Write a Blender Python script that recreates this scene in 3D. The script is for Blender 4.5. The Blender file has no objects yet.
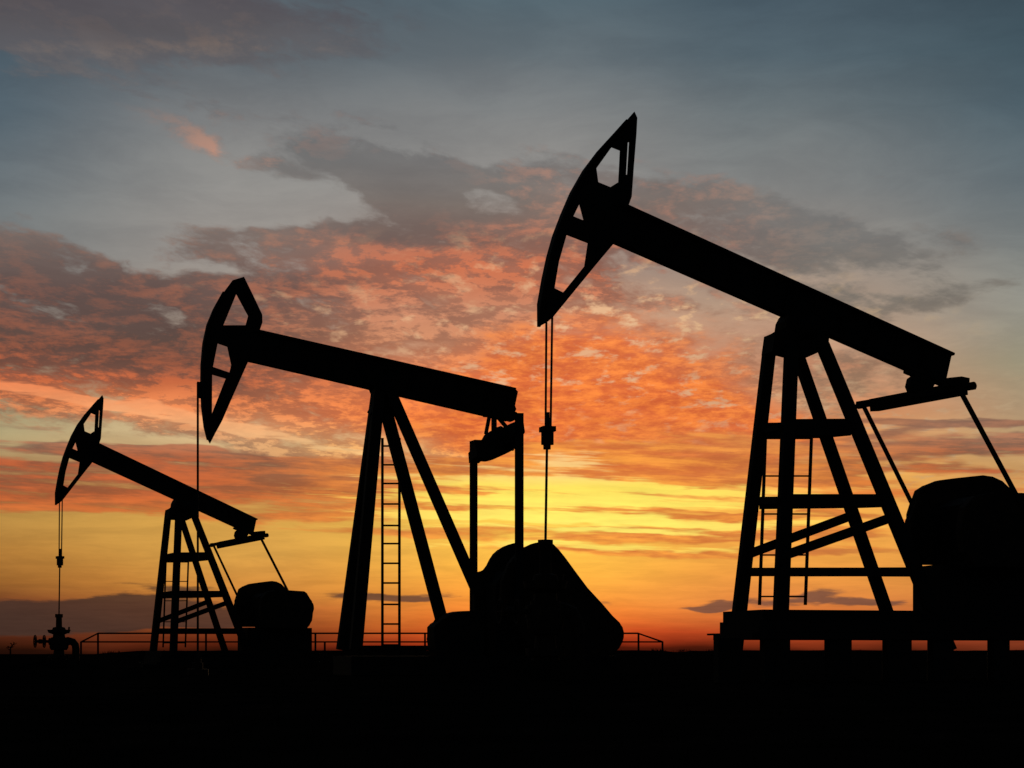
import bpy, bmesh, math, random
from mathutils import Vector, Matrix
random.seed(7)
C = bpy.context.scene.collection

# ------------------------------------------------------------------ camera
F, HY, CH = 2048.0, 654.0, 0.5            # focal length in pixels, horizon row, eye height
cam_d = bpy.data.cameras.new('camera'); cam = bpy.data.objects.new('camera', cam_d); C.objects.link(cam)
cam.location = (0, 0, CH); cam.rotation_euler = (math.pi / 2, 0, 0)
cam_d.sensor_width = 36; cam_d.lens = 36 * F / 1024
cam_d.shift_y = (HY - 384) / 1024
cam_d.clip_start = 0.1; cam_d.clip_end = 20000
bpy.context.scene.camera = cam
vs = bpy.context.scene.view_settings
vs.view_transform = 'Standard'; vs.look = 'None'; vs.exposure = 0; vs.gamma = 1; vs.use_curve_mapping = False

# ------------------------------------------------------------------ world: dusk sky with clouds
SUN_AZ, SUN_EL = math.atan((560 - 512) / F), math.atan((HY - 505) / F)
bpy.context.scene.cycles.max_bounces = 2; bpy.context.scene.cycles.diffuse_bounces = 1; bpy.context.scene.cycles.glossy_bounces = 1
world = bpy.data.worlds.new('World'); world.cycles.sampling_method = 'MANUAL'; world.cycles.sample_map_resolution = 256; bpy.context.scene.world = world; world.use_nodes = True
nt = world.node_tree; nt.nodes.clear()
def N(t, **k):
    n = nt.nodes.new(t)
    for a, b in k.items(): setattr(n, a, b)
    return n
def L(a, b): nt.links.new(a, b)
def setin(sock, v):
    if isinstance(v, bpy.types.NodeSocket): L(v, sock)
    elif v is not None: sock.default_value = v
def M(op, a, b=None, c=None, clamp=False):
    n = N('ShaderNodeMath', operation=op, use_clamp=clamp)
    setin(n.inputs[0], a); setin(n.inputs[1], b); setin(n.inputs[2], c)
    return n.outputs[0]
def V(op, a, b=None, out=0):
    n = N('ShaderNodeVectorMath', operation=op)
    setin(n.inputs[0], a); setin(n.inputs[1], b)
    return n.outputs[out]
def comb(x, y, z=0.0):
    n = N('ShaderNodeCombineXYZ'); setin(n.inputs[0], x); setin(n.inputs[1], y); setin(n.inputs[2], z); return n.outputs[0]
def mix(f, a, b, bt='MIX'):
    n = N('ShaderNodeMix', data_type='RGBA', blend_type=bt); n.clamp_factor = True
    setin(n.inputs[0], f); setin(n.inputs[6], a); setin(n.inputs[7], b); return n.outputs[2]
def sstep(x, a, b, lo=0.0, hi=1.0):
    n = N('ShaderNodeMapRange', interpolation_type='SMOOTHSTEP')
    setin(n.inputs[0], x); n.inputs[1].default_value = a; n.inputs[2].default_value = b
    n.inputs[3].default_value = lo; n.inputs[4].default_value = hi; return n.outputs[0]
def lin(c):
    return tuple(((v / 255) / 12.92 if v / 255 <= 0.04045 else ((v / 255 + 0.055) / 1.055) ** 2.4) for v in c) + (1.0,)
def noise(vec, scale, detail=4, rough=0.55, color=False, dist=0.0, lac=2.0):
    n = N('ShaderNodeTexNoise', noise_dimensions='3D'); setin(n.inputs['Vector'], vec)
    n.inputs['Scale'].default_value = scale; n.inputs['Detail'].default_value = detail
    n.inputs['Roughness'].default_value = rough; n.inputs['Distortion'].default_value = dist
    n.inputs['Lacunarity'].default_value = lac
    return n.outputs['Color' if color else 'Fac']
# azimuth U and elevation W of the view direction, in units where 1 = 0.5 rad
geo = N('ShaderNodeTexCoord').outputs['Generated']
sx = N('ShaderNodeSeparateXYZ'); L(geo, sx.inputs[0]); dx, dy, dz = sx.outputs
U = M('MULTIPLY', M('ARCTAN2', dx, dy), 2.0)
W = M('MULTIPLY', M('ARCSINE', dz), 2.0)
def AE(x, y):                              # where a point of the real sky sits in those angles
    a = math.atan((x - 512) / F); e = math.atan((HY - y) / F * math.cos(a)); return 2 * a, 2 * e
def ramp(fac, stops, interp='LINEAR'):
    """stops: (row, colour), the colour of the sky from the horizon up"""
    n = N('ShaderNodeValToRGB'); cr = n.color_ramp; cr.interpolation = interp
    st = sorted([(AE(512, y)[1] / 0.66, lin(c)) for y, c in stops])
    st = [(min(1, max(0, p)), c) for p, c in st]
    while len(cr.elements) < len(st): cr.elements.new(0.5)
    for i, (p, c) in enumerate(st):
        cr.elements[i].position = p
    for i, (p, c) in enumerate(st): cr.elements[i].color = c
    L(fac, n.inputs[0]); return n.outputs[0]
wf = M('DIVIDE', W, 0.66)
# light warping so the glow has no straight edges
uw = comb(U, M('MULTIPLY', W, 2.5))
w0 = noise(uw, 3.0, 3)
wfw = M('ADD', wf, M('MULTIPLY', M('SUBTRACT', w0, 0.5), 0.07))
cols = [
 (-60, [(0,(70,80,88)),(60,(68,84,96)),(120,(78,95,106)),(190,(98,108,114)),(260,(116,120,120)),(330,(137,132,124)),(400,(158,150,118)),(440,(168,154,114)),(480,(164,122,76)),(520,(180,136,68)),(550,(172,118,54)),(580,(146,94,42)),(600,(112,62,34)),(620,(84,50,36)),(636,(76,36,20)),(648,(50,22,10)),(652,(30,12,6))]),
 (256, [(0,(84,94,102)),(60,(94,102,108)),(120,(120,121,122)),(190,(142,140,137)),(260,(150,143,137)),(330,(166,148,132)),(400,(190,160,124)),(440,(214,184,138)),(465,(200,160,110)),(490,(196,146,84)),(520,(210,158,74)),(550,(212,156,72)),(585,(206,134,58)),(605,(178,98,46)),(632,(114,48,22)),(645,(84,30,13)),(652,(44,16,6))]),
 (540, [(0,(84,100,109)),(60,(99,109,115)),(120,(128,129,129)),(190,(145,141,137)),(260,(166,138,122)),(320,(200,150,118)),(370,(224,140,94)),(420,(246,134,66)),(440,(246,160,88)),(458,(250,200,126)),(475,(251,190,96)),(510,(254,206,84)),(540,(252,196,78)),(570,(252,182,68)),(600,(252,160,60)),(620,(245,128,48)),(636,(218,86,34)),(646,(166,48,20)),(652,(70,20,8))]),
 (770, [(0,(70,86,97)),(60,(82,97,106)),(120,(103,112,116)),(190,(127,128,127)),(250,(144,136,129)),(310,(178,150,128)),(370,(204,146,112)),(420,(222,138,88)),(450,(236,164,100)),(480,(246,178,86)),(510,(248,178,76)),(540,(240,166,72)),(570,(232,154,66)),(600,(226,136,64)),(622,(204,106,50)),(638,(168,64,30)),(648,(112,40,18)),(652,(56,18,8))]),
 (1084,[(0,(58,74,84)),(60,(62,80,90)),(120,(74,92,102)),(190,(96,108,114)),(250,(116,122,122)),(310,(138,140,132)),(370,(150,148,124)),(420,(164,144,114)),(460,(176,146,104)),(500,(214,150,84)),(540,(220,150,72)),(580,(204,132,62)),(615,(176,100,54)),(636,(128,56,32)),(652,(60,24,12))]),
]
sky = None
prev_u = None
for x, st in cols:
    r = ramp(wfw, st); u = AE(x, HY)[0]
    sky = r if sky is None else mix(sstep(U, prev_u, u), sky, r)
    prev_u = u

# --- cloud cover: soft patches of cover, broken up by noise in the plane the clouds float in
wc = noise(comb(M('MULTIPLY', U, 1.0), M('MULTIPLY', W, 2.2), 3.1), 6.0, 4, 0.6, color=True)
wv = V('MULTIPLY', V('SUBTRACT', wc, (0.5, 0.5, 0.5)), (0.16, 0.055, 0.0))
Pw = V('ADD', comb(U, W), wv)
def field(blobs, src=None):
    src = src or Pw; acc = None
    for b in blobs:
        x, y, rx, ry, ang, w = b
        u, e = AE(x, y)
        mp = N('ShaderNodeMapping', vector_type='TEXTURE')
        L(src, mp.inputs[0])
        mp.inputs['Location'].default_value = (u, e, 0)
        mp.inputs['Rotation'].default_value = (0, 0, -math.radians(ang))
        mp.inputs['Scale'].default_value = (rx / 1024 * 2.15, ry / 1024 * 2.15, 1)
        g = N('ShaderNodeTexGradient', gradient_type='SPHERICAL'); L(mp.outputs[0], g.inputs[0])
        s = sstep(g.outputs['Fac'], 0.0, 0.95)
        acc = M('MULTIPLY', s, w) if acc is None else M('MULTIPLY_ADD', s, w, acc)
    return acc
# cloud-plane coordinates: rows close up towards the horizon
den = M('ADD', M('MAXIMUM', dz, 0.0), 0.085)
cp = comb(M('DIVIDE', dx, den), M('DIVIDE', dy, M('MULTIPLY', den, 1.0)))
cpw = V('ADD', cp, V('MULTIPLY', V('SUBTRACT', noise(cp, 1.6, 3, color=True), (0.5, 0.5, 0.5)), (0.30, 0.55, 0)))
Pt = V('ADD', comb(M('MULTIPLY', U, 1.0), M('MULTIPLY_ADD', W, 3.2, M('MULTIPLY', U, 0.75)), 6.6), V('MULTIPLY', wv, (1.0, 3.0, 0)))
nT = noise(Pt, 9.0, 5, 0.62)
nA = noise(V('MULTIPLY', cpw, (1.0, 0.55, 1)), 5.0, 4, 0.6)
cpf = V('ADD', cp, V('MULTIPLY', V('SUBTRACT', noise(cp, 2.6, 2, color=True), (0.5, 0.5, 0.5)), (0.07, 0.14, 0)))
nB = noise(V('MULTIPLY', cpf, (0.85, 0.5, 1)), 12.0, 5, 0.66)
nC = noise(V('ADD', V('MULTIPLY', cpf, (0.75, 0.52, 1)), (7.3, 2.1, 4.0)), 27.0, 4, 0.68)
# long thin streaks for the layers low over the horizon
stv = comb(M('MULTIPLY', U, 1.0), M('MULTIPLY_ADD', W, 11.0, M('MULTIPLY', U, 0.5)), 1.7)
nS = noise(stv, 5.0, 6, 0.58, dist=0.25)
nS2 = noise(V('ADD', stv, (3.3, 9.1, 2.0)), 11.0, 5, 0.6, dist=0.2)

uL = sstep(U, AE(200, 0)[0], AE(440, 0)[0]); uR = sstep(U, AE(640, 0)[0], AE(840, 0)[0])
def tri(l, c, r): return mix(uR, mix(uL, ramp(wfw, l), ramp(wfw, c)), ramp(wfw, r))
nS3 = noise(V('ADD', V('MULTIPLY', stv, (1.2, 1.8, 1.0)), (1.3, 4.1, 6.0)), 14.0, 4, 0.62, dist=0.15)
shade_c = tri([(0,(80,70,76)),(40,(88,80,82)),(90,(96,94,98)),(160,(104,104,104)),(240,(112,96,90)),(290,(94,74,70)),(340,(84,62,57)),(380,(92,60,54)),(410,(132,78,60)),(450,(124,92,76))],
              [(0,(80,74,80)),(40,(90,92,98)),(90,(100,102,106)),(160,(104,102,102)),(205,(106,94,88)),(240,(104,80,74)),(290,(112,78,70)),(340,(142,94,76)),(380,(180,98,66)),(420,(204,94,54)),(450,(170,104,74))],
              [(100,(90,98,102)),(200,(112,112,112)),(250,(108,106,104)),(300,(118,112,104)),(340,(126,108,94)),(370,(134,104,84)),(400,(140,112,90)),(450,(120,88,74))])
lit_c = tri([(0,(100,92,94)),(40,(124,98,84)),(90,(126,116,110)),(160,(196,138,112)),(240,(150,108,88)),(290,(166,98,72)),(340,(164,90,62)),(385,(196,96,56)),(410,(240,136,80)),(450,(214,160,112))],
            [(0,(96,94,98)),(60,(110,112,114)),(160,(190,134,110)),(205,(176,120,96)),(240,(180,106,78)),(270,(204,108,70)),(310,(200,132,100)),(350,(218,148,108)),(385,(240,134,80)),(420,(255,136,62)),(450,(248,176,100))],
            [(100,(110,112,112)),(200,(146,130,118)),(250,(148,130,118)),(300,(160,134,114)),(340,(186,142,112)),(370,(182,126,96)),(400,(196,158,120)),(450,(196,140,100))])
# heavier brown / grey cloud
B = [
 (60,-4,190,36,0,1.5),(225,14,95,30,8,1.4),(90,34,130,16,2,1.2),(300,38,50,7,8,.7),(150,100,180,22,14,.22),(60,80,60,8,0,.4),
 (226,155,62,7,16,.62),(250,165,44,6,0,.5),(200,112,60,6,8,.35),(345,118,50,5,12,.35),(400,136,60,5,5,.35),(325,172,60,13,8,.5),(390,174,80,16,22,.42),(480,200,75,26,10,.9),(470,226,90,38,6,1.3),(420,250,90,16,8,.8),(520,240,60,40,10,1.0),(398,210,36,8,5,-.5),(280,210,70,16,-6,-.5),(430,225,150,60,4,.35),(340,240,90,30,-12,.3),
 (285,248,66,17,8,1.0),(350,262,90,16,8,.9),(440,285,150,28,6,1.2),(560,205,55,36,-30,.7),(330,226,50,9,20,.4),
 (430,335,190,40,10,.7),(330,335,110,20,15,.4),(450,370,120,22,12,.7),(385,300,50,10,0,-.5),
 (24,270,46,14,28,1.2),(95,296,110,26,27,1.5),(150,270,90,10,12,.8),(190,308,110,14,20,.7),
 (40,350,150,42,8,1.7),(170,362,150,42,14,1.7),(300,408,160,33,12,1.6),(430,432,120,18,6,.8),(70,372,170,18,10,1.2),(210,398,150,18,12,1.2),(22,306,66,7,34,-1.0),
 (650,205,80,24,20,.6),(715,205,70,14,10,.8),(740,240,90,18,15,.7),(850,243,80,15,4,.75),(905,262,45,10,25,.6),(800,225,60,12,8,.6),(760,262,90,14,14,.5),
 (950,294,56,10,-14,.7),(880,300,60,10,4,.6),(858,362,80,18,5,1.1),(900,392,70,8,0,.5),(1000,350,70,50,0,-.8),
 (640,245,70,18,0,.6),(700,296,120,14,8,.45),(700,370,140,36,10,.6),(620,390,120,20,4,.5),
]
mB = field(B)
mB1 = M('MINIMUM', mB, 1.25)
dB = M('ADD', mB1, M('MULTIPLY_ADD', M('SUBTRACT', nT, 0.5), 3.0, M('MULTIPLY_ADD', M('SUBTRACT', nA, 0.5), 1.2, M('MULTIPLY', M('SUBTRACT', nB, 0.5), 1.9))))
covB = M('MULTIPLY', sstep(dB, 0.22, 1.08), sstep(mB, 0.0, 0.3))
litB = sstep(M('ADD', M('MULTIPLY_ADD', nT, 0.35, M('MULTIPLY', nC, 0.4)), M('MULTIPLY', nB, 0.35)), 0.515, 0.655)
# patches that catch the low sun
Lt = [
 (222,154,46,9,20,.5),(245,164,30,7,0,.4),(410,256,90,9,8,1.0),(440,284,100,10,16,.8),(320,268,60,8,10,.6),(480,310,120,10,12,.4),(540,262,50,22,10,.4),(560,215,50,40,0,.5),
 (590,415,200,60,5,.9),(450,330,180,60,10,.35),(150,320,240,40,20,-.15),(80,396,170,16,8,.8),(220,420,170,14,10,.9),(300,400,180,60,10,.35),
 (680,345,160,40,4,.4),(650,240,120,50,0,.3),(560,300,120,30,0,.5),(60,15,220,50,0,-.3),(400,185,140,40,0,-.5),(860,245,150,40,0,-.25),(960,290,80,24,0,-.6),(150,48,140,7,-3,.5),(90,300,100,24,26,-.12)
]
mL = field(Lt)
litf = M('MULTIPLY', M('MULTIPLY_ADD', mL, 0.75, 0.5), litB, clamp=True)
litf2 = M('MULTIPLY_ADD', mL, 0.3, litf, clamp=True)
cloud_c = mix(litf2, shade_c, lit_c)
sky = mix(M('MULTIPLY', covB, sstep(W, AE(512, 300)[1], AE(512, 190)[1], 0.92, 0.72)), sky, cloud_c)

# glowing orange veil round the sun, rippled
G = [(600,395,130,56,4,1.15),(650,432,150,30,5,1.1),(740,432,100,20,4,.6),(470,440,110,14,6,.5),(560,345,120,36,0,.4)]
mG = field(G)
dG = M('ADD', mG, M('ADD', M('MULTIPLY', nB, 0.8), M('MULTIPLY', nC, 0.35)))
covG = sstep(dG, 0.95, 1.8)
glow_c = mix(sstep(M('ADD', M('MULTIPLY', nC, 0.6), M('MULTIPLY', nB, 0.5)), 0.42, 0.72), lin((206, 94, 52)), lin((255, 142, 62)))
sky = mix(M('MULTIPLY', covG, 0.85), sky, glow_c)
# paler flecks on the rippled layer
fl = sstep(noise(V('ADD', V('MULTIPLY', cpf, (1, .5, 1)), (11.0, 5.0, 1.0)), 16.0, 4, 0.6), 0.52, 0.70)
mF = field([(640,300,170,40,5,.9),(720,340,140,34,5,.6),(640,390,180,16,4,.7),(400,335,130,24,12,.4),(600,430,120,20,0,.4),(500,350,120,20,10,.35),(940,440,140,40,2,.7)])
sky = mix(M('MULTIPLY', fl, mF, clamp=True), sky, mix(sstep(U, AE(560, 0)[0], AE(950, 0)[0]), lin((226, 178, 136)), lin((186, 160, 126))))

# low streaks
S = [
 (40,447,120,5,0,.8),(180,456,110,8,4,1.0),(285,466,100,6,2,.8),(15,425,40,4,0,.7),
 (60,474,180,11,2,1.2),(230,482,170,9,3,1.0),(50,500,220,10,3,1.2),(220,503,190,9,2,1.1),(340,506,90,6,0,.7),
 (520,466,150,7,2,1.1),(690,468,170,12,4,1.2),(760,450,90,9,6,.9),(640,450,110,5,3,1.0),(620,478,150,3.5,2,1.0),(500,493,120,3,2,.9),
 (600,509,210,4,2,1.1),(620,491,190,3,2,1.1),(680,534,160,3.5,1,1.0),(420,512,120,4,1,.8),(740,514,150,4,2,1.0),(560,538,150,3.5,1,.8),(710,552,170,4,1,1.1),(470,530,130,3.5,0,.8),(430,500,110,4,2,.8),(820,540,90,4,2,.7),(620,488,130,3,2,.7),(700,529,120,3,1,.7),(480,480,120,4,3,.7),
 (940,424,100,4,2,1.0),(1010,447,110,8,0,1.1),(890,436,60,4,-6,.8),(960,470,110,5,3,.7),(840,458,70,12,0,.7),(1010,490,90,6,0,.6),
]
Ps = V('ADD', comb(U, W), V('MULTIPLY', V('SUBTRACT', wc, (0.5, 0.5, 0.5)), (0.14, 0.03, 0.0)))
mS = M('MULTIPLY', field(S, Ps), 1.0)
dS = M('ADD', M('MINIMUM', mS, 0.9), M('ADD', M('MULTIPLY', M('SUBTRACT', nS, 0.5), 1.6), M('MULTIPLY', M('SUBTRACT', nS2, 0.5), 1.7)))
covS = M('MULTIPLY', sstep(dS, 0.32, 0.88), sstep(mS, 0.0, 0.25))
sunprox = sstep(V('LENGTH', V('MULTIPLY', V('SUBTRACT', comb(U, W), (AE(590, 505)[0], AE(590, 505)[1], 0)), (1.0, 1.9, 1)), None, 1), 0.05, 0.40, 1.0, 0.0)
# orange sunlit flanks over brown bodies
red_c = mix(sunprox, ramp(wfw, [(420,(150,104,84)),(445,(176,118,88)),(470,(190,92,54)),(500,(206,98,52)),(540,(220,130,60)),(600,(140,80,50))]), lin((250, 160, 66)))
bro_c = mix(sunprox, ramp(wfw, [(420,(120,88,76)),(445,(124,92,78)),(470,(112,74,60)),(500,(150,78,50)),(540,(190,116,60)),(600,(90,60,50))]), lin((206, 108, 54)))
oS = sstep(M('ADD', M('MULTIPLY', nS2, 0.75), M('MULTIPLY', nB, 0.3)), 0.42, 0.66)
sky = mix(M('MULTIPLY', covS, 0.9), sky, mix(oS, bro_c, red_c))
# thin bright edges and bands of direct light between them
Y = [(90,400,170,4,8,.9),(250,428,150,4,9,.8),(545,466,50,5,0,.6),(560,484,150,5,2,.9),(570,499,180,5,1,1.2),(640,520,200,4,2,1.1),(560,529,140,2.5,1,.9),(680,489,130,3,3,.8),(590,546,160,3,1,.8),(490,516,120,6,0,.7),(555,456,40,6,0,.6),(580,498,70,20,0,.4)]
mY = field(Y, Ps)
bY = M('MULTIPLY', sstep(M('ADD', mY, M('ADD', M('MULTIPLY', M('SUBTRACT', nS, 0.5), 1.2), M('MULTIPLY', M('SUBTRACT', nS3, 0.5), 2.2))), 0.25, 0.95), sstep(mY, 0.0, 0.25))
sky = mix(M('MULTIPLY', bY, 0.8), sky, mix(sunprox, ramp(wfw, [(390,(244,140,88)),(430,(240,172,118)),(460,(232,190,136)),(500,(250,180,80))]), ramp(wfw, [(440,(252,206,140)),(468,(254,216,132)),(486,(255,236,100)),(530,(255,240,112)),(560,(255,220,96))])))
# dusky bars low over the horizon
D = [(10,612,150,11,0,1.3),(105,612,80,12,-3,1.3),(60,622,150,9,0,.9),(170,622,60,7,2,.7),(190,589,40,3,0,.8),(140,584,40,2.5,0,.5),(398,599,42,3.5,1,1.0),(712,603,26,4.5,-3,1.1),(690,606,24,2.2,0,.6),(850,604,24,2.6,0,.9),(872,607,20,2.4,0,.6),(765,601,18,6,0,.6),(600,606,12,2,0,.6),(815,600,30,4,-5,1.0)]
mD = field(D, Ps)
cD = sstep(M('ADD', M('MINIMUM', mD, 1.0), M('ADD', M('MULTIPLY', M('SUBTRACT', nS2, 0.5), 1.2), M('MULTIPLY', M('SUBTRACT', nB, 0.5), 0.8))), 0.30, 0.85)
low_c = mix(sstep(U, AE(160, 0)[0], AE(640, 0)[0]), lin((66, 47, 39)), lin((112, 74, 60)))
sky = mix(M('MULTIPLY', cD, 0.88), sky, low_c)
# fine mottling of the high thin haze
mot = sstep(noise(V('MULTIPLY', cpw, (1, 1, 1)), 3.4, 6, 0.66), 0.3, 0.7, 0.95, 1.14)
sky = V('MULTIPLY', sky, comb(mot, mot, M('MULTIPLY_ADD', mot, 0.9, 0.1)))
# away from the sunset the sky is plain dusk (Sky Texture, sun just over the horizon)
nish = N('ShaderNodeTexSky', sky_type='NISHITA', sun_disc=False)
nish.sun_elevation = SUN_EL; nish.sun_rotation = SUN_AZ
dusk = V('MULTIPLY', nish.outputs[0], (0.02, 0.022, 0.026))
away = M('MAXIMUM', sstep(M('ABSOLUTE', U), 0.75, 2.2), sstep(W, 0.75, 1.7))
sky = mix(away, sky, dusk)
sky = mix(sstep(W, -0.05, -0.002), lin((12, 6, 4)), sky)
bg = N('ShaderNodeBackground'); L(sky, bg.inputs[0]); bg.inputs[1].default_value = 1.0
wo = N('ShaderNodeOutputWorld'); L(bg.outputs[0], wo.inputs[0])

sl = bpy.data.lights.new('sun', 'SUN'); sl.energy = 0.3; sl.angle = math.radians(0.5); sl.color = (1, 0.62, 0.32)
so = bpy.data.objects.new('sun', sl); C.objects.link(so)
sd = Vector((math.sin(SUN_AZ) * math.cos(SUN_EL), math.cos(SUN_AZ) * math.cos(SUN_EL), math.sin(SUN_EL)))
so.rotation_euler = sd.to_track_quat('Z', 'Y').to_euler()

# ------------------------------------------------------------------ materials
def mat(name, c1, c2, rough=0.8, scale=4.0, metallic=0.0, spec=0.1):
    m = bpy.data.materials.new(name); m.use_nodes = True; t = m.node_tree; b = t.nodes['Principled BSDF']
    tc = t.nodes.new('ShaderNodeTexCoord'); n = t.nodes.new('ShaderNodeTexNoise'); r = t.nodes.new('ShaderNodeValToRGB')
    n.inputs['Scale'].default_value = scale; n.inputs['Detail'].default_value = 6
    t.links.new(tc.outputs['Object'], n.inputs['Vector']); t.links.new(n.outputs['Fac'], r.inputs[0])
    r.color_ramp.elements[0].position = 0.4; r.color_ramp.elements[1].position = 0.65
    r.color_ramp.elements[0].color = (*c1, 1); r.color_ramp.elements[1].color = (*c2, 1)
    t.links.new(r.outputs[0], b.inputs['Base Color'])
    bp = t.nodes.new('ShaderNodeBump'); bp.inputs['Strength'].default_value = 0.2
    t.links.new(n.outputs['Fac'], bp.inputs['Height']); t.links.new(bp.outputs[0], b.inputs['Normal'])
    b.inputs['Roughness'].default_value = rough; b.inputs['Metallic'].default_value = metallic
    b.inputs['Specular IOR Level'].default_value = spec
    return m
STEEL = mat('black_painted_steel', (0.010, 0.010, 0.011), (0.016, 0.013, 0.012), 0.8, 3.0, spec=0.06)
RUST = mat('rusty_dark_steel', (0.016, 0.012, 0.01), (0.03, 0.018, 0.012), 0.85, 6.0)
CABLE = mat('greasy_wire_rope', (0.012, 0.012, 0.012), (0.02, 0.02, 0.02), 0.7, 40.0)
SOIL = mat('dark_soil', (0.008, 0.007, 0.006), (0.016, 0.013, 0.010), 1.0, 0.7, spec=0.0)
GRASS = mat('dark_dry_grass', (0.012, 0.013, 0.008), (0.02, 0.018, 0.01), 1.0, 2.0, spec=0.0)

# ------------------------------------------------------------------ object helpers
def link(name, bm, m, parent=None, smooth=False):
    bmesh.ops.recalc_face_normals(bm, faces=bm.faces)
    me = bpy.data.meshes.new(name); bm.to_mesh(me); bm.free(); me.materials.append(m)
    if smooth:
        for p in me.polygons: p.use_smooth = True
    o = bpy.data.objects.new(name, me); C.objects.link(o); o.parent = parent
    return o
def tag(o, label, cat, group=None):
    o['label'] = label; o['category'] = cat
    if group: o['group'] = group
def empty(name, loc, rz, label, cat, group=None):
    o = bpy.data.objects.new(name, None); C.objects.link(o); o.location = loc; o.rotation_euler = (0, 0, rz)
    o.empty_display_size = 0.3; tag(o, label, cat, group); return o
def strut_bm(bm, a, b, w, d, w2=None, d2=None):
    """box bar from a to b: w across in the local XZ plane, d along local Y"""
    a, b = Vector(a), Vector(b); t = (b - a).normalized()
    s = t.cross(Vector((0, 1, 0)))
    s = s.normalized() if s.length > 0.05 else Vector((1, 0, 0))
    y = s.cross(t).normalized(); w2 = w2 or w; d2 = d2 or d; rings = []
    for p, ww, dd in ((a, w, d), (b, w2, d2)):
        rings.append([bm.verts.new(p + s * ww / 2 * i + y * dd / 2 * j) for i, j in ((-1, -1), (1, -1), (1, 1), (-1, 1))])
    for k in range(4): bm.faces.new((rings[0][k], rings[0][(k + 1) % 4], rings[1][(k + 1) % 4], rings[1][k]))
    bm.faces.new(rings[0]); bm.faces.new(rings[1])
def tube_bm(bm, pts, r, n=10):
    pts = [Vector(p) for p in pts]; rings = []
    for i, p in enumerate(pts):
        t = (pts[min(i + 1, len(pts) - 1)] - pts[max(i - 1, 0)]).normalized()
        s = t.cross(Vector((0, 1, 0)))
        s = s.normalized() if s.length > 0.05 else Vector((1, 0, 0)); y = s.cross(t).normalized()
        rr = r[i] if isinstance(r, (list, tuple)) else r
        rings.append([bm.verts.new(p + (s * math.cos(2 * math.pi * k / n) + y * math.sin(2 * math.pi * k / n)) * rr) for k in range(n)])
    for a, b in zip(rings, rings[1:]):
        for k in range(n): bm.faces.new((a[k], a[(k + 1) % n], b[(k + 1) % n], b[k]))
    bm.faces.new(rings[0]); bm.faces.new(rings[-1])
def cyl_bm(bm, c, axis, r, h, n=24):
    axis = Vector(axis).normalized() * h / 2; c = Vector(c)
    tube_bm(bm, [c - axis, c + axis], r, n)
def prism_bm(bm, pts, y0, y1, bevel=0.0):
    """outline in local XZ, given real thickness along Y; triangulated so any outline works"""
    def ring(y): return [bm.verts.new((p[0], y, p[1])) for p in pts]
    a, b = ring(y0), ring(y1); n = len(pts)
    fa = bm.faces.new(a); fb = bm.faces.new(b)
    side = [bm.faces.new((a[k], a[(k + 1) % n], b[(k + 1) % n], b[k])) for k in range(n)]
    if bevel:
        es = list({e for f in (fa, fb) for e in f.edges})
        bmesh.ops.bevel(bm, geom=es, offset=bevel, segments=2, affect='EDGES', profile=0.5, clamp_overlap=True)
def plate_mesh(name, outer, holes, y, t, m, parent, bevel=0.006):
    """flat plate with window openings, cut as a filled curve and thickened"""
    cu = bpy.data.curves.new(name + '_outline', 'CURVE'); cu.dimensions = '2D'; cu.fill_mode = 'BOTH'
    cu.extrude = t / 2 - bevel; cu.bevel_depth = bevel; cu.bevel_resolution = 0; cu.offset = -bevel
    for ring in [outer] + holes:
        s = cu.splines.new('POLY'); s.points.add(len(ring) - 1); s.use_cyclic_u = True
        for q, p in zip(s.points, ring): q.co = (p[0], p[1], 0, 1)
    tmp = bpy.data.objects.new('tmp', cu)
    me = bpy.data.meshes.new_from_object(tmp); bpy.data.objects.remove(tmp); bpy.data.curves.remove(cu)
    me.transform(Matrix.Rotation(math.pi / 2, 4, 'X')); me.transform(Matrix.Translation((0, y, 0)))
    me.name = name; me.materials.clear(); me.materials.append(m)
    o = bpy.data.objects.new(name, me); C.objects.link(o); o.parent = parent; return o

class Frame:
    """a machine's own frame: x along its beam, y across it, z up; at(px, py, c) is where the sight line
    through (px, py) meets the machine's lengthwise plane c metres across"""
    def __init__(s, ox, D, yaw, mp=lambda x, y: (x, y)):
        s.mp = mp; X, _ = mp(ox, 0)
        s.O = Vector(((X - 512) / F * D, D, 0)); s.yaw = yaw
        s.n = Vector((-math.sin(yaw), math.cos(yaw), 0)); s.x = Vector((math.cos(yaw), math.sin(yaw), 0))
    def at(s, px, py, c=0.0):
        px, py = s.mp(px, py); cam_p = Vector((0, 0, CH)); d = Vector(((px - 512) / F, 1, (HY - py) / F))
        t = (c - (cam_p - s.O).dot(s.n)) / d.dot(s.n); p = cam_p + d * t - s.O
        return Vector((p.dot(s.x), c, p.z))
    def P(s, pts, c=0.0): return [(q.x, q.z) for q in (s.at(x, y, c) for x, y in pts)]
    def thick(s, pts, c0, c1):
        """outline of a solid reaching from c0 (near) to c1 (far) whose whole bulk fills pts"""
        cx = sum(p[0] for p in pts) / len(pts); xs = [p[0] for p in pts]; hw = (max(xs) - min(xs)) / 2
        out = []
        for x, y in pts:
            f = max(-1, min(1, (x - cx) / (0.35 * hw)))
            q = s.at(x, y, (c0 + c1) / 2 - f * (c1 - c0) / 2); out.append((q.x, q.z))
        return out

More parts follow.
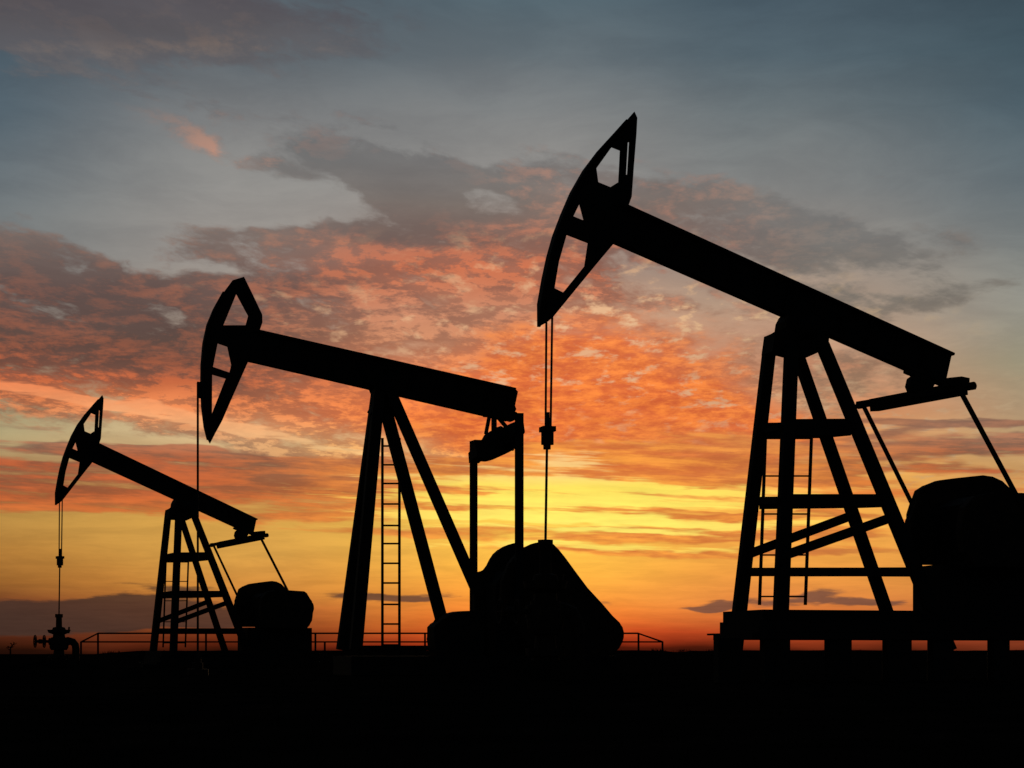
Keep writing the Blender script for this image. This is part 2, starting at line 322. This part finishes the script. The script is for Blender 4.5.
def solid(fr, name, pts, c0, c1, m, parent, bevel=0.02, ground=None):
    q = fr.thick(pts, c0, c1)
    if ground is not None: q = [(x, (ground if p[1] > 660 else z)) for (x, z), p in zip(q, pts)]
    bm = bmesh.new(); prism_bm(bm, q, c0, c1, bevel); return link(name, bm, m, parent)
def bar(fr, name, a, b, w, d, m, parent, w2=None, foot=False):
    bm = bmesh.new(); A = fr.at(*a); B = fr.at(*b)
    if foot:                                        # run the leg on down to its footing
        t = (B - A) / (A.z - B.z); B = A + t * (A.z - foot)
    strut_bm(bm, A, B, w, d, w2); return link(name, bm, m, parent)
def ibeam(fr, name, st, sb, et, eb, half, tf, m, parent, stiff=6):
    bm = bmesh.new()
    S0, S1, E0, E1 = fr.at(*sb), fr.at(*st), fr.at(*eb), fr.at(*et)
    prof = [(-half, 0), (half, 0), (half, tf), (.02, tf), (.02, 1 - tf), (half, 1 - tf), (half, 1), (-half, 1), (-half, 1 - tf), (-.02, 1 - tf), (-.02, tf), (-half, tf)]
    def ring(a, b): return [bm.verts.new(a.lerp(b, t) + Vector((0, y, 0))) for y, t in prof]
    r0, r1 = ring(S0, S1), ring(E0, E1); n = len(prof)
    for k in range(n): bm.faces.new((r0[k], r0[(k + 1) % n], r1[(k + 1) % n], r1[k]))
    bm.faces.new(r0); bm.faces.new(r1)
    for i in range(1, stiff):
        f = i / stiff; a = S0.lerp(E0, f); b = S1.lerp(E1, f); dd = (b - a)
        strut_bm(bm, a + dd * (tf + .01), a + dd * (1 - tf - .01), 0.02, half * 1.8)
    return link(name, bm, m, parent)
def track(fr, name, pts, half, t, m, parent):
    """curved face of the horse head that the cable lies on"""
    bm = bmesh.new(); P = [fr.at(x, y, 0) for x, y in pts]; rings = []
    for i, p in enumerate(P):
        tg = (P[min(i + 1, len(P) - 1)] - P[max(i - 1, 0)]).normalized(); nr = tg.cross(Vector((0, 1, 0))).normalized(); hf = half * (.3 if i in (0, len(P) - 1) else 1)
        rings.append([bm.verts.new(p + nr * a + Vector((0, y, 0))) for a, y in ((0, -hf), (0, hf), (t, hf), (t, -hf))])
    for a, b in zip(rings, rings[1:]):
        for k in range(4): bm.faces.new((a[k], a[(k + 1) % 4], b[(k + 1) % 4], b[k]))
    bm.faces.new(rings[0]); bm.faces.new(rings[-1]); return link(name, bm, m, parent)
def ladder(fr, rails, rungs, m, parent, wr, wg):
    """rails: two (top, bottom) pairs of points; rungs: rows at which a rung crosses"""
    lad = None
    for k, (a, b) in enumerate(rails):
        bm = bmesh.new(); A, B = fr.at(*a), fr.at(*b); strut_bm(bm, A, B, wr, wr)
        if lad is None: lad = bpy.data.objects.new('ladder', None); C.objects.link(lad); lad.parent = parent
        link('rail', bm, m, lad)
    (a0, b0), (a1, b1) = rails
    for y in rungs:
        bm = bmesh.new(); q = []
        for a, b in rails:
            f = (y - a[1]) / (b[1] - a[1]); q.append(fr.at(a[0] + (b[0] - a[0]) * f, y, a[2] + (b[2] - a[2]) * f))
        tube_bm(bm, q, wg / 2, 6); link('rung', bm, m, lad)
    return lad

# ------------------------------------------------------------------ the two pump jacks with four-legged ladder towers
def tower_pump(fr, label, rod_bottom):
    g = 'pump jacks with braced four-legged towers'
    root = empty('pump_jack', fr.O, fr.yaw, label, 'pump jack', g)
    # horse head
    arc = [(536.3,326.3),(537.5,303),(541.9,278.1),(546.6,256.3),(552.8,234.4),(560.6,214.1),(570,192.2),(582.5,170.3),(596.6,151.6),(613.8,132.8),(634.1,111.9)]
    outer = [(x + 2.5, y + .5) for x, y in arc[:-2]] + [(615.5,133),(634.1,111.9),(636.9,118.1),(636,135),(633.6,165),(631.3,196.9),(627.8,206.9),(640,214),(632,249),(614.7,242.2),(598,262),(575,290),(552.8,317.2),(546.6,322.5)]
    holes = [[(611.5,147),(620.2,150.4),(618.6,182),(610,187.4),(597.9,182.4),(596,168.6)],
             [(579.4,203.5),(584,221),(573,216.6)],
             [(566.4,234.6),(588,243),(584.5,266.3),(563,292.8),(554.2,288.4),(558.6,262)],
             [(627.4,142),(629.4,142),(627.4,175),(625.6,175)]]
    hd = plate_mesh('horse_head', fr.P(outer), [fr.P(h) for h in holes], 0, 0.07, STEEL, root)
    track(fr, 'cable_track', [(x + 4.0, y + .5) for x, y in arc[:-1]] + [(628, 121.5)], 0.14, 0.05, STEEL, hd)
    # walking beam
    ibeam(fr, 'walking_beam', (620,203.5,0), (611,240.6,0), (951.5,354.0,0), (944.5,386,0), 0.15, 0.07, STEEL, root, 12)
    # saddle on top of the tower
    sad = solid(fr, 'saddle_bearing', [(763.6,337),(775.5,332.5),(775,325),(778,319),(783,314),(800,318),(822,326),(830,333),(829,345),(817,353),(808,357),(796,357),(783,356),(777,355),(761,355.5)], -.3, .3, STEEL, root, .02)
    bm = bmesh.new(); p = fr.at(801, 330, 0); cyl_bm(bm, p, (0, 1, 0), .2, .9, 20); link('pivot_shaft', bm, STEEL, sad, True)
    # samson post
    post = bpy.data.objects.new('samson_post', None); C.objects.link(post); post.parent = root
    wn, wf_ = .75, .75
    bar(fr, 'leg', (770.2,342,.32), (739.4,612,wf_), .2, .2, STEEL, post, .24, foot=.55)
    bar(fr, 'leg', (791.5,345,-.32), (780.8,612,-wn), .21, .21, STEEL, post, .24, foot=.55)
    bar(fr, 'leg', (796,350,.32), (886.7,612,wf_), .18, .2, STEEL, post, .2, foot=.55)
    bar(fr, 'leg', (822.5,345,-.32), (933,612,-wn), .2, .2, STEEL, post, .24, foot=.55)
    for (x0,y0,x1,y1,x2,y2,x3,y3,th) in ((767,431,820,430,786,427.5,850,427,.30),(760,503,847,502,782,500.5,885,500.5,.23),(752,572,872,572,778,572,917,572,.16)):
        f = (y0 - 345) / 267; c = .32 + .43 * f
        bar(fr, 'crossbar', (x0,y0,c), (x1,y1,c), th, .1, STEEL, post)
        bar(fr, 'crossbar', (x2,y2,-c), (x3,y3,-c), th, .1, STEEL, post)
        bar(fr, 'crossbar', (x0,y0,c), (x2,y2,-c), th, .1, STEEL, post)
        bar(fr, 'crossbar', (x1,y1,c), (x3,y3,-c), th, .1, STEEL, post)
    bar(fr, 'brace', (749,554,.66), (856,514,.6), .17, .08, STEEL, post)
    bar(fr, 'brace', (783,556,-.66), (893,517,-.6), .17, .08, STEEL, post)
    ladder(fr, [((765.5,436,.95),(759.5,605,1.15)),((811.5,436,.95),(805.3,605,1.15))], (438.5,476,514,555,596.5), STEEL, root, .05, .032)
    # equalizer hung under the beam tail
    solid(fr, 'tail_bearing', [(903,371),(903,373.5),(907.5,375.5),(912.5,376),(906.5,379),(904.6,387),(907,393),(933,388),(935,383),(946,379.5),(949,368)], -.12, .12, STEEL, root, .01)
    eq = bmesh.new(); A, B = fr.at(859,404.8,1.35), fr.at(973,386,-1.35)
    strut_bm(eq, A, B, .12, .16)
    strut_bm(eq, fr.at(874,405.2,1.05), fr.at(963,388.5,-1.05), .24, .24)
    strut_bm(eq, fr.at(946,383.5,-.75), fr.at(965.5,381.5,-1.15), .16, .24)
    cyl_bm(eq, fr.at(972,386,-1.35), B - A, .075, .1, 12); cyl_bm(eq, fr.at(860,405,1.35), B - A, .075, .1, 12)
    link('equalizer', eq, STEEL, root)
    for a, b, w in (((864,407,1.25),(922,524,1.25),.065), ((959.8,390,-1.25),(1034,528,-1.25),.07)):
        bm = bmesh.new(); strut_bm(bm, fr.at(*a), fr.at(*b), w, w)
        q = fr.at(*b); cyl_bm(bm, q, (0, 1, 0), .14, .16, 16); link('pitman_arm', bm, STEEL, root)
    # cranks, counterweights, gearbox
    far = [(909,565),(905.5,548),(906,530),(904,521),(908,515),(910,502),(913.6,491),(922,486),(934,481.2),(950,479),(968,476.8),(984,475),(993.7,476.4),(1003.4,480.8),(1012,489),(1018,500),(1016,550),(1008,565)]
    near = [(968,568),(958,552),(955,530),(958,508),(968,497),(985,494),(1016,493.8),(1050.6,495.2),(1056,498.7),(1061.7,508),(1064,516),(1069,519),(1070.5,524),(1068,529),(1068,545),(1066.6,553),(1061,562),(1056,568)]
    for pts, c0, c1, hub in ((far, .95, 1.25, (962,522,.8)), (near, -1.25, -.95, (1010,530,-.8))):
        cw = solid(fr, 'counterweight', pts, c0, c1, RUST, root, .04)
        bm = bmesh.new(); s = 1 if c0 > 0 else -1
        h = fr.at(*hub); cyl_bm(bm, (h.x, s * .72, h.z), (0, 1, 0), .22, .44, 24); link('crank_shaft', bm, STEEL, cw)
    gb = solid(fr, 'gearbox', [(948,568),(940,530),(938,508),(950,500),(1020,500),(1036,510),(1042,530),(1040,568)], -.5, .5, STEEL, root, .05)
    solid(fr, 'engine_pedestal', [(912.5,567),(1066,567),(1066,670),(912.5,670)], -.6, .6, STEEL, root, .015, ground=fr.at(990, 613, 0).z)
    # skid base on short piers
    for y0, y1, x0 in ((611.8,622.4,722.8),(622.4,633.5,719.6),(633.5,640.2,713)):
        solid(fr, 'skid', [(x0,y0),(1082,y0),(1082,y1-.15),(x0,y1-.15)], -1.05, 1.05, STEEL, root, .01)
    solid(fr, 'step_plate', [(706.8,633.6),(716,633.6),(716,635.3),(706.8,635.3)], -.3, .1, STEEL, root, .003)
    for x0, x1 in ((713.3,741.5),(759.5,790.5),(824,852),(882,912),(927,954),(987,1010),(1040,1078)):
        for c in (-.85, .85):
            q0, q1 = fr.at(x0, 638, c + .14), fr.at(x1, 638, c - .14)
            bm = bmesh.new(); prism_bm(bm, [(q0.x, -.1), (q1.x, -.1), (q1.x, q1.z), (q0.x, q1.z)], c - .14, c + .14, .01)
            link('pier', bm, STEEL, root)
    # bridle, carrier bar, polished rod
    br = bpy.data.objects.new('bridle', None); C.objects.link(br); br.parent = root
    for (xa, xb, c) in ((546.4,545.6,.1),(552.2,550.6,-.1)):
        bm = bmesh.new(); tube_bm(bm, [fr.at(xa,316,c), fr.at(xb,430,c)], .021, 8); link('cable', bm, CABLE, br)
    bm = bmesh.new(); p = fr.at(547.5, 429.3, 0)
    strut_bm(bm, p - Vector((.12, 0, 0)), p + Vector((.12, 0, 0)), .09, .3)
    q = fr.at(547.4, 438, 0); cyl_bm(bm, q, (0, 0, 1), .115, .24, 14); q = fr.at(547, 446, 0); cyl_bm(bm, q, (0, 0, 1), .07, .12, 12)
    q = fr.at(548, 420, 0); cyl_bm(bm, q, (0, 0, 1), .03, .28, 8); link('carrier_bar', bm, STEEL, root)
    bm = bmesh.new(); tube_bm(bm, [fr.at(547, 444, 0), fr.at(545.4, rod_bottom, 0)], .024, 8); link('polished_rod', bm, CABLE, root)
    return root

R = Frame(801, 37.93, math.radians(14))
tower_pump(R, 'largest black pump jack, four-legged tower on a raised skid at the right edge', 548)
K, KB = .5115, 337.9
lmap = lambda x, y: (.4862 * x - 206.2, K * y + KB)
Lf = Frame(801, 74.15, math.radians(26), lmap)
tower_pump(Lf, 'small far-off black pump jack with a ladder tower, behind the pipe railing at left', 548)

# wellheads (right-hand design pixels)
def wellhead(fr, label, big):
    # x, y given in close-up pixels of the far wellhead, turned to that picture's own rows
    base = fr.at(545.4, 640, 0)
    loc = fr.O + fr.x * base.x; loc.z = 0
    root = empty('wellhead', loc, fr.yaw, label, 'wellhead', 'wellheads under the pump jacks')
    s = (fr.at(545.4, 540, 0).z) / 1.86                # the stack reaches the rod's gland
    def z(v): return v * s
    # stack: (height, radius)
    prof = [(-.1,.30),(.10,.30),(.10,.36),(.17,.36),(.17,.20),(.34,.18),(.34,.26),(.44,.26),(.44,.15),(.62,.13),(.62,.2),(.70,.24),(.86,.25),(1.0,.24),(1.0,.2),(1.06,.2),(1.06,.16),(1.16,.15),(1.22,.27),(1.32,.30),(1.32,.18),(1.40,.15),(1.42,.08),(1.74,.075),(1.74,.1),(1.86,.1)]
    bm = bmesh.new(); tube_bm(bm, [(0, 0, z(h) + i * 1e-4) for i, (h, r) in enumerate(prof)], [r * 1.36 for h, r in prof], 20)
    link('valve_stack', bm, RUST, root)
    bm = bmesh.new(); tube_bm(bm, [(.1,0,z(.92)),(.38,0,z(.93)),(.5,0,z(.9)),(.58,0,z(.8)),(.6,0,z(.66)),(.6,0,-.1)], .135, 12)
    cyl_bm(bm, (.32,0,z(.93)), (1,0,0), .15, .07, 16); link('flow_pipe', bm, RUST, root)
    bm = bmesh.new(); strut_bm(bm, (.14,0,z(1.22)), (.34,0,z(1.27)), .09, .1); strut_bm(bm, (.34,0,z(1.2)), (.36,0,z(1.42)), .05, .06); link('lug', bm, RUST, root)
    for x, zz, r in ((-.52, .92, .21), (-.84, .92, .21)):
        bm = bmesh.new(); tube_bm(bm, [(x + .34, 0, z(zz)), (x, 0, z(zz))], .05, 10)
        v = link('valve', bm, RUST, root)
        bm = bmesh.new(); n = 20; ring = []
        for k in range(n):                              # handwheel, edge-on, a torus with spokes
            a = 2 * math.pi * k / n; ring.append([bm.verts.new((x + .022 * math.sin(2 * math.pi * j / 6), (r + .022 * math.cos(2 * math.pi * j / 6)) * math.cos(a), z(zz) + (r + .022 * math.cos(2 * math.pi * j / 6)) * math.sin(a))) for j in range(6)])
        for k in range(n):
            for j in range(6): bm.faces.new((ring[k][j], ring[(k + 1) % n][j], ring[(k + 1) % n][(j + 1) % 6], ring[k][(j + 1) % 6]))
        for a in (0, 60, 120):
            ca, sa = math.cos(math.radians(a)), math.sin(math.radians(a)); tube_bm(bm, [(x, -r * ca, z(zz) - r * sa), (x, r * ca, z(zz) + r * sa)], .016, 6)
        link('handwheel', bm, RUST, v)
    for fx, fr_ in ((-.3, .12), (-.66, .08)):
        bm = bmesh.new(); cyl_bm(bm, (fx,0,z(.92)), (1,0,0), fr_, .11, 14); link('flange', bm, RUST, root)
    # low mound of soil round the cellar
    bm = bmesh.new(); tube_bm(bm, [(0,0,-.1),(0,0,z(.1)),(0,0,z(.2)),(0,0,z(.28))], [1.9,1.5,1.1,.6], 16); link('soil_mound', bm, SOIL, root)
    return root
wellhead(R, 'wellhead tree under the largest pump jack, its gland poking above the middle counterweight', True)
wellhead(Lf, 'small wellhead with two handwheels and an elbow pipe at far left', False)

# ------------------------------------------------------------------ the middle pump jack
Mf = Frame(390, 48.8, math.radians(18))
def middle_pump(fr):
    root = empty('pump_jack', fr.O, fr.yaw, 'mid-sized black pump jack with plain slanting legs and hanging counterweight, in the middle', 'pump jack')
    def z5(l): return [(180 + a / 3.84, 260 + b / 3.84) for a, b in l]
    arc = z5([(108,705),(100,690),(90,640),(80,560),(77,470),(78,400),(85,320),(100,250),(125,190),(160,125),(195,78)])
    outer = [(x + 1.8, y) for x, y in arc] + z5([(245,65),(280,136),(315,210),(316,240),(305,272),(330,285),(310,400),(262,388),(200,528),(160,620),(135,665)])
    holes = [z5(h) for h in ([(216,130),(262,215),(252,251),(166,251)], [(144,320),(182,333),(197,403),(190,433),(126,411)], [(123,440),(176,455),(122,592)])]
    hd = plate_mesh('horse_head', fr.P(outer), [fr.P(h) for h in holes], 0, 0.07, STEEL, root)
    track(fr, 'cable_track', [(x + 3.0, y) for x, y in arc[1:-1]], .12, .05, STEEL, hd)
    solid(fr, 'cable_clamp', [(196.8,382),(201.5,382),(201.5,398),(196.8,398)], -.05, .05, STEEL, hd, .004)
    ibeam(fr, 'walking_beam', (256,330,0), (246,360.5,0), (514.5,388.6,0), (507.5,421,0), 0.15, 0.07, STEEL, root, 10)
    solid(fr, 'beam_end_cap', [(508,387.2),(515.7,388.8),(518.2,391.6),(514.2,405.7),(516.6,409),(514.6,412.6),(511,414),(504,420)], -.1, .1, STEEL, root, .01)
    sad = solid(fr, 'saddle_bearing', [(359.6,384.5),(369.5,390),(371,396),(392.8,396),(396,391),(404,392),(402,384),(365,376)], -.3, .3, STEEL, root, .015)
    bm = bmesh.new(); cyl_bm(bm, fr.at(382,385,0), (0,1,0), .2, .8, 18); link('pivot_shaft', bm, STEEL, sad)
    post = bpy.data.objects.new('samson_post', None); C.objects.link(post); post.parent = root
    bar(fr, 'leg', (377.6,388,.22), (342.5,650,.7), .25, .2, STEEL, post, .28, foot=.0)
    bar(fr, 'leg', (379.2,388,-.22), (355.7,650,-.7), .25, .2, STEEL, post, .28, foot=.0)
    bar(fr, 'leg', (381,392,.22), (449.6,650,.7), .27, .2, STEEL, post, .27, foot=.0)
    bar(fr, 'leg', (388.5,388,-.22), (477.5,592,-.62), .24, .2, STEEL, post, .24, foot=.0)
    bar(fr, 'crossbar', (343,648,.68), (449,648,.68), .12, .1, STEEL, post)
    bar(fr, 'crossbar', (378,414,.25), (381,416,-.25), .5, .2, STEEL, post)
    ladder(fr, [((382.4,438,.9),(382.4,652,.9)),((399.4,438,.9),(399.4,652,.9))], (446,464.8,483.5,504,525.5,543.6,563.3,583,604.4,624,645), STEEL, root, .055, .045)
    # equalizer with its hanger
    z = lambda l: [(440 + a / 7.68, 380 + b / 7.68) for a, b in l]
    solid(fr, 'tail_bearing', z([(310,258),(322,270),(332,286),(360,288),(380,280),(470,296),(560,316),(590,300),(592,245),(480,225)]), -.12, .12, STEEL, root, .01)
    hg = bmesh.new()
    for a, b, w in (((378,282),(352,415),.07),((415,290),(415,400),.11),((450,292),(518,372),.075)):
        (x0,y0),(x1,y1) = z([a, b]); strut_bm(hg, fr.at(x0,y0,0), fr.at(x1,y1,0), w, .1)
    link('hanger', hg, STEEL, root)
    eq = bmesh.new()
    body = z([(232,470),(283,472),(290,482),(325,462),(333,430),(350,410),(400,395),(440,370),(466,352),(480,356),(495,378),(520,352),(580,320),(600,380),(575,505),(550,545),(500,570),(380,620),(345,628),(298,625),(250,600)])
    prism_bm(eq, fr.thick(body, -.2, .2), -.2, .2, .02)
    link('equalizer', eq, STEEL, root)
    for (x, y0, y1, c, w) in ((473.6,441.2,640,1.0,.17),(519.2,413.2,600,-1.0,.185)):
        bm = bmesh.new(); strut_bm(bm, fr.at(x,y0,c), fr.at(x,y1,c), w, .12)
        e = fr.at(x, y0 + (17 if c > 0 else 14), c); s = -1 if c > 0 else 1
        cyl_bm(bm, (e.x, c, e.z), (0,1,0), .085, .16, 14)
        strut_bm(bm, (e.x, c, e.z), (e.x, c * .1, fr.at(496, 446, 0).z), .26, .26)
        link('pitman_arm', bm, STEEL, root)
    def z7(l): return [(320 + a / 2.844, 500 + b / 2.844) for a, b in l]
    solid(fr, 'motor_housing', z7([(320,560),(308,425),(303,395),(303,362),(312,352),(330,344),(348,330),(370,321),(400,316),(425,315),(470,315),(470,560)]), -.35, .35, STEEL, root, .05, ground=.0)
    far = z7([(432,500),(431,206),(467,205),(472,184),(480,168),(490,155),(505,142),(520,133),(540,126),(555,122),(570,127),(590,140),(640,200),(660,300),(640,430),(600,500)])
    near = z7([(505,300),(510,230),(530,180),(560,145),(580,134),(596,126),(610,122),(635,121),(655,127),(672,142),(690,165),(725,208),(760,250),(800,300),(832,329),(852,348),(863,362),(867,378),(866,392),(862,405),(854,420),(840,436),(800,455),(700,470),(600,440)])
    for pts, c0, c1 in ((far, .6, .85), (near, -.85, -.55)):
        cw = solid(fr, 'counterweight', pts, c0, c1, RUST, root, .05, ground=.12 if c0 > 0 else None)
        bm = bmesh.new(); s = 1 if c0 > 0 else -1
        h = fr.at(535, 600, c0); cyl_bm(bm, (h.x, s * .5, h.z), (0,1,0), .2, .5, 20); link('crank_shaft', bm, STEEL, cw)
    solid(fr, 'gearbox', [(486,690),(486,585),(495,572),(560,572),(580,600),(584,690)], -.42, .42, STEEL, root, .05, ground=.0)
    solid(fr, 'skid', [(333,656),(618,656),(618,672),(333,672)], -.95, .95, STEEL, root, .01, ground=.0)
    bm = bmesh.new(); tube_bm(bm, [fr.at(197.8,383,0), fr.at(197.8,665,0)], .026, 8); link('polished_rod', bm, CABLE, root)
    bm = bmesh.new(); q = fr.at(197.8,660,0); tube_bm(bm, [(q.x,0,-.05),(q.x,0,.15),(q.x,0,.16),(q.x,0,.30),(q.x,0,.31),(q.x,0,.42)], [.25,.25,.12,.12,.08,.08], 14); link('stuffing_box', bm, RUST, root)
    return root
middle_pump(Mf)

# ------------------------------------------------------------------ pipe railing beyond the machines
RD = 112.0
def rp(x, y): return Vector(((x - 512) / F * RD, 0, CH + (HY - y) / F * RD))
rail = empty('pipe_railing', (0, RD, 0), 0, 'long low pipe railing with two rails and sloped ends behind the pump jacks', 'railing')
for pts, r in (([(81,642),(98,633.3),(638,633.3),(663,642)], .045), ([(82,641.9),(662,641.9)], .04)):
    bm = bmesh.new(); tube_bm(bm, [rp(*p) for p in pts], r, 8); link('rail', bm, STEEL, rail)
for x, y in ((81,641.5),(98,633.3),(206,633.3),(315.4,633.3),(324.8,641.9),(425,633.3),(531,633.3),(638.5,633.3),(662.5,641.5)):
    bm = bmesh.new(); p = rp(x, y); tube_bm(bm, [p, (p.x, 0, .1)], .055, 8); link('post', bm, STEEL, rail)

# ------------------------------------------------------------------ ground
from mathutils import noise as mn
def gh(x, y):
    h = .035 * mn.noise(Vector((x * .35, y * .35, 0))) * min(1, y / 20 if y > 0 else 0)
    berm = math.exp(-((y - 150) / 22) ** 2)
    px = 512 + x / 150 * F
    side = .78 - .38 / (1 + math.exp(max(-30, min(30, (px - 120) / 14)))) - .12 * math.exp(-min(50, ((px - 674) / 7) ** 2))
    h += berm * (side - .02 + .07 * mn.noise(Vector((x * .22, y * .05, 3))) + .05 * mn.noise(Vector((x * .9, 1, 3))))
    b2 = math.exp(-((y - 260) / 40) ** 2)
    h += b2 * (.22 + .15 * mn.noise(Vector((x * .1, 2, 7))))
    return h
bm = bmesh.new()
ys = [-60, -20, -5, 0, 3] + [5 + .75 * i for i in range(60)] + [50 + 2.5 * i for i in range(22)] + [105 + 2 * i for i in range(45)] + [200 + 10 * i for i in range(14)] + [400, 700, 1500, 4000, 12000]
NX = 160; rows = []
for y in ys:
    half = max(30, abs(y) * .45 + 20) if y < 500 else y * 1.2
    rows.append([bm.verts.new(((i / NX * 2 - 1) * half, y, gh((i / NX * 2 - 1) * half, y))) for i in range(NX + 1)])
for a, b in zip(rows, rows[1:]):
    for i in range(NX): bm.faces.new((a[i], a[i + 1], b[i + 1], b[i]))
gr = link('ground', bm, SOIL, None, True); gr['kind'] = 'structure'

# grass and low scrub
bm = bmesh.new()
def blade(x, y, z, h, w, lean):
    a = random.uniform(0, math.pi); cx, cy = math.cos(a) * w, math.sin(a) * w
    bm.faces.new((bm.verts.new((x - cx, y - cy, z)), bm.verts.new((x + cx, y + cy, z)), bm.verts.new((x + lean[0], y + lean[1], z + h))))
def tuft(x, y, n, h, spread):
    for _ in range(n):
        bx, by = x + random.gauss(0, spread), y + random.gauss(0, spread)
        blade(bx, by, gh(bx, by) - .02, h * random.uniform(.4, 1), h * .09, (random.gauss(0, h * .3), random.gauss(0, h * .3)))
for _ in range(1500):
    y = 7 + 50 * random.random() ** 1.5; tuft((random.random() * 2 - 1) * (y * .27 + 1), y, 7, random.uniform(.05, .12), .05)
for _ in range(900):
    y = random.uniform(135, 165); x = (random.random() * 2 - 1) * y * .28
    d = mn.noise(Vector((x * .25, 0, 9)))
    if d > -.1: tuft(x, y, 8, random.uniform(.06, .12) + .14 * max(0, d), .14)
for x, y, s in ((-33.5, 150, .25), (-29, 148, .3), (12.4, 150, .28), (14.6, 149, .2), (16.5, 151, .24), (-18, 147, .2), (10.6, 149, .25)):
    tuft(x, y, 40, s, .3)
gs = link('grass', bm, GRASS); gs['kind'] = 'stuff'

# a dry weed at the far left of the horizon
bm = bmesh.new(); WD = 72.0
def wp(x, y): return Vector(((x - 512) / F * WD, 0, CH + (HY - y) / F * WD))
tube_bm(bm, [Vector((wp(10,0).x, 0, 0)), wp(10.4,652), wp(10.6,648), wp(12.5,645), wp(14.8,642.8)], [.03,.03,.022,.018,.008], 6)
for a, b in (((10.6,648),(8.6,646.6)),((12,645.6),(11.2,643)),((11,647.6),(13.4,647)),((9.8,650),(7.8,648.5)),((13,644.6),(15.2,644.4))):
    tube_bm(bm, [wp(*a), wp(*b)], [.02, .008], 5)
    q = wp(*b)
    for _ in range(7):
        d = Vector((random.gauss(0,.03), random.gauss(0,.03), random.gauss(0,.03))); v = [bm.verts.new(q + d + Vector((random.gauss(0,.025), random.gauss(0,.02), random.gauss(0,.025)))) for _ in range(3)]; bm.faces.new(v)
wd = link('weed', bm, GRASS); wd.location = (0, WD, 0); tag(wd, 'small dry weed standing on the horizon at the far left', 'weed')
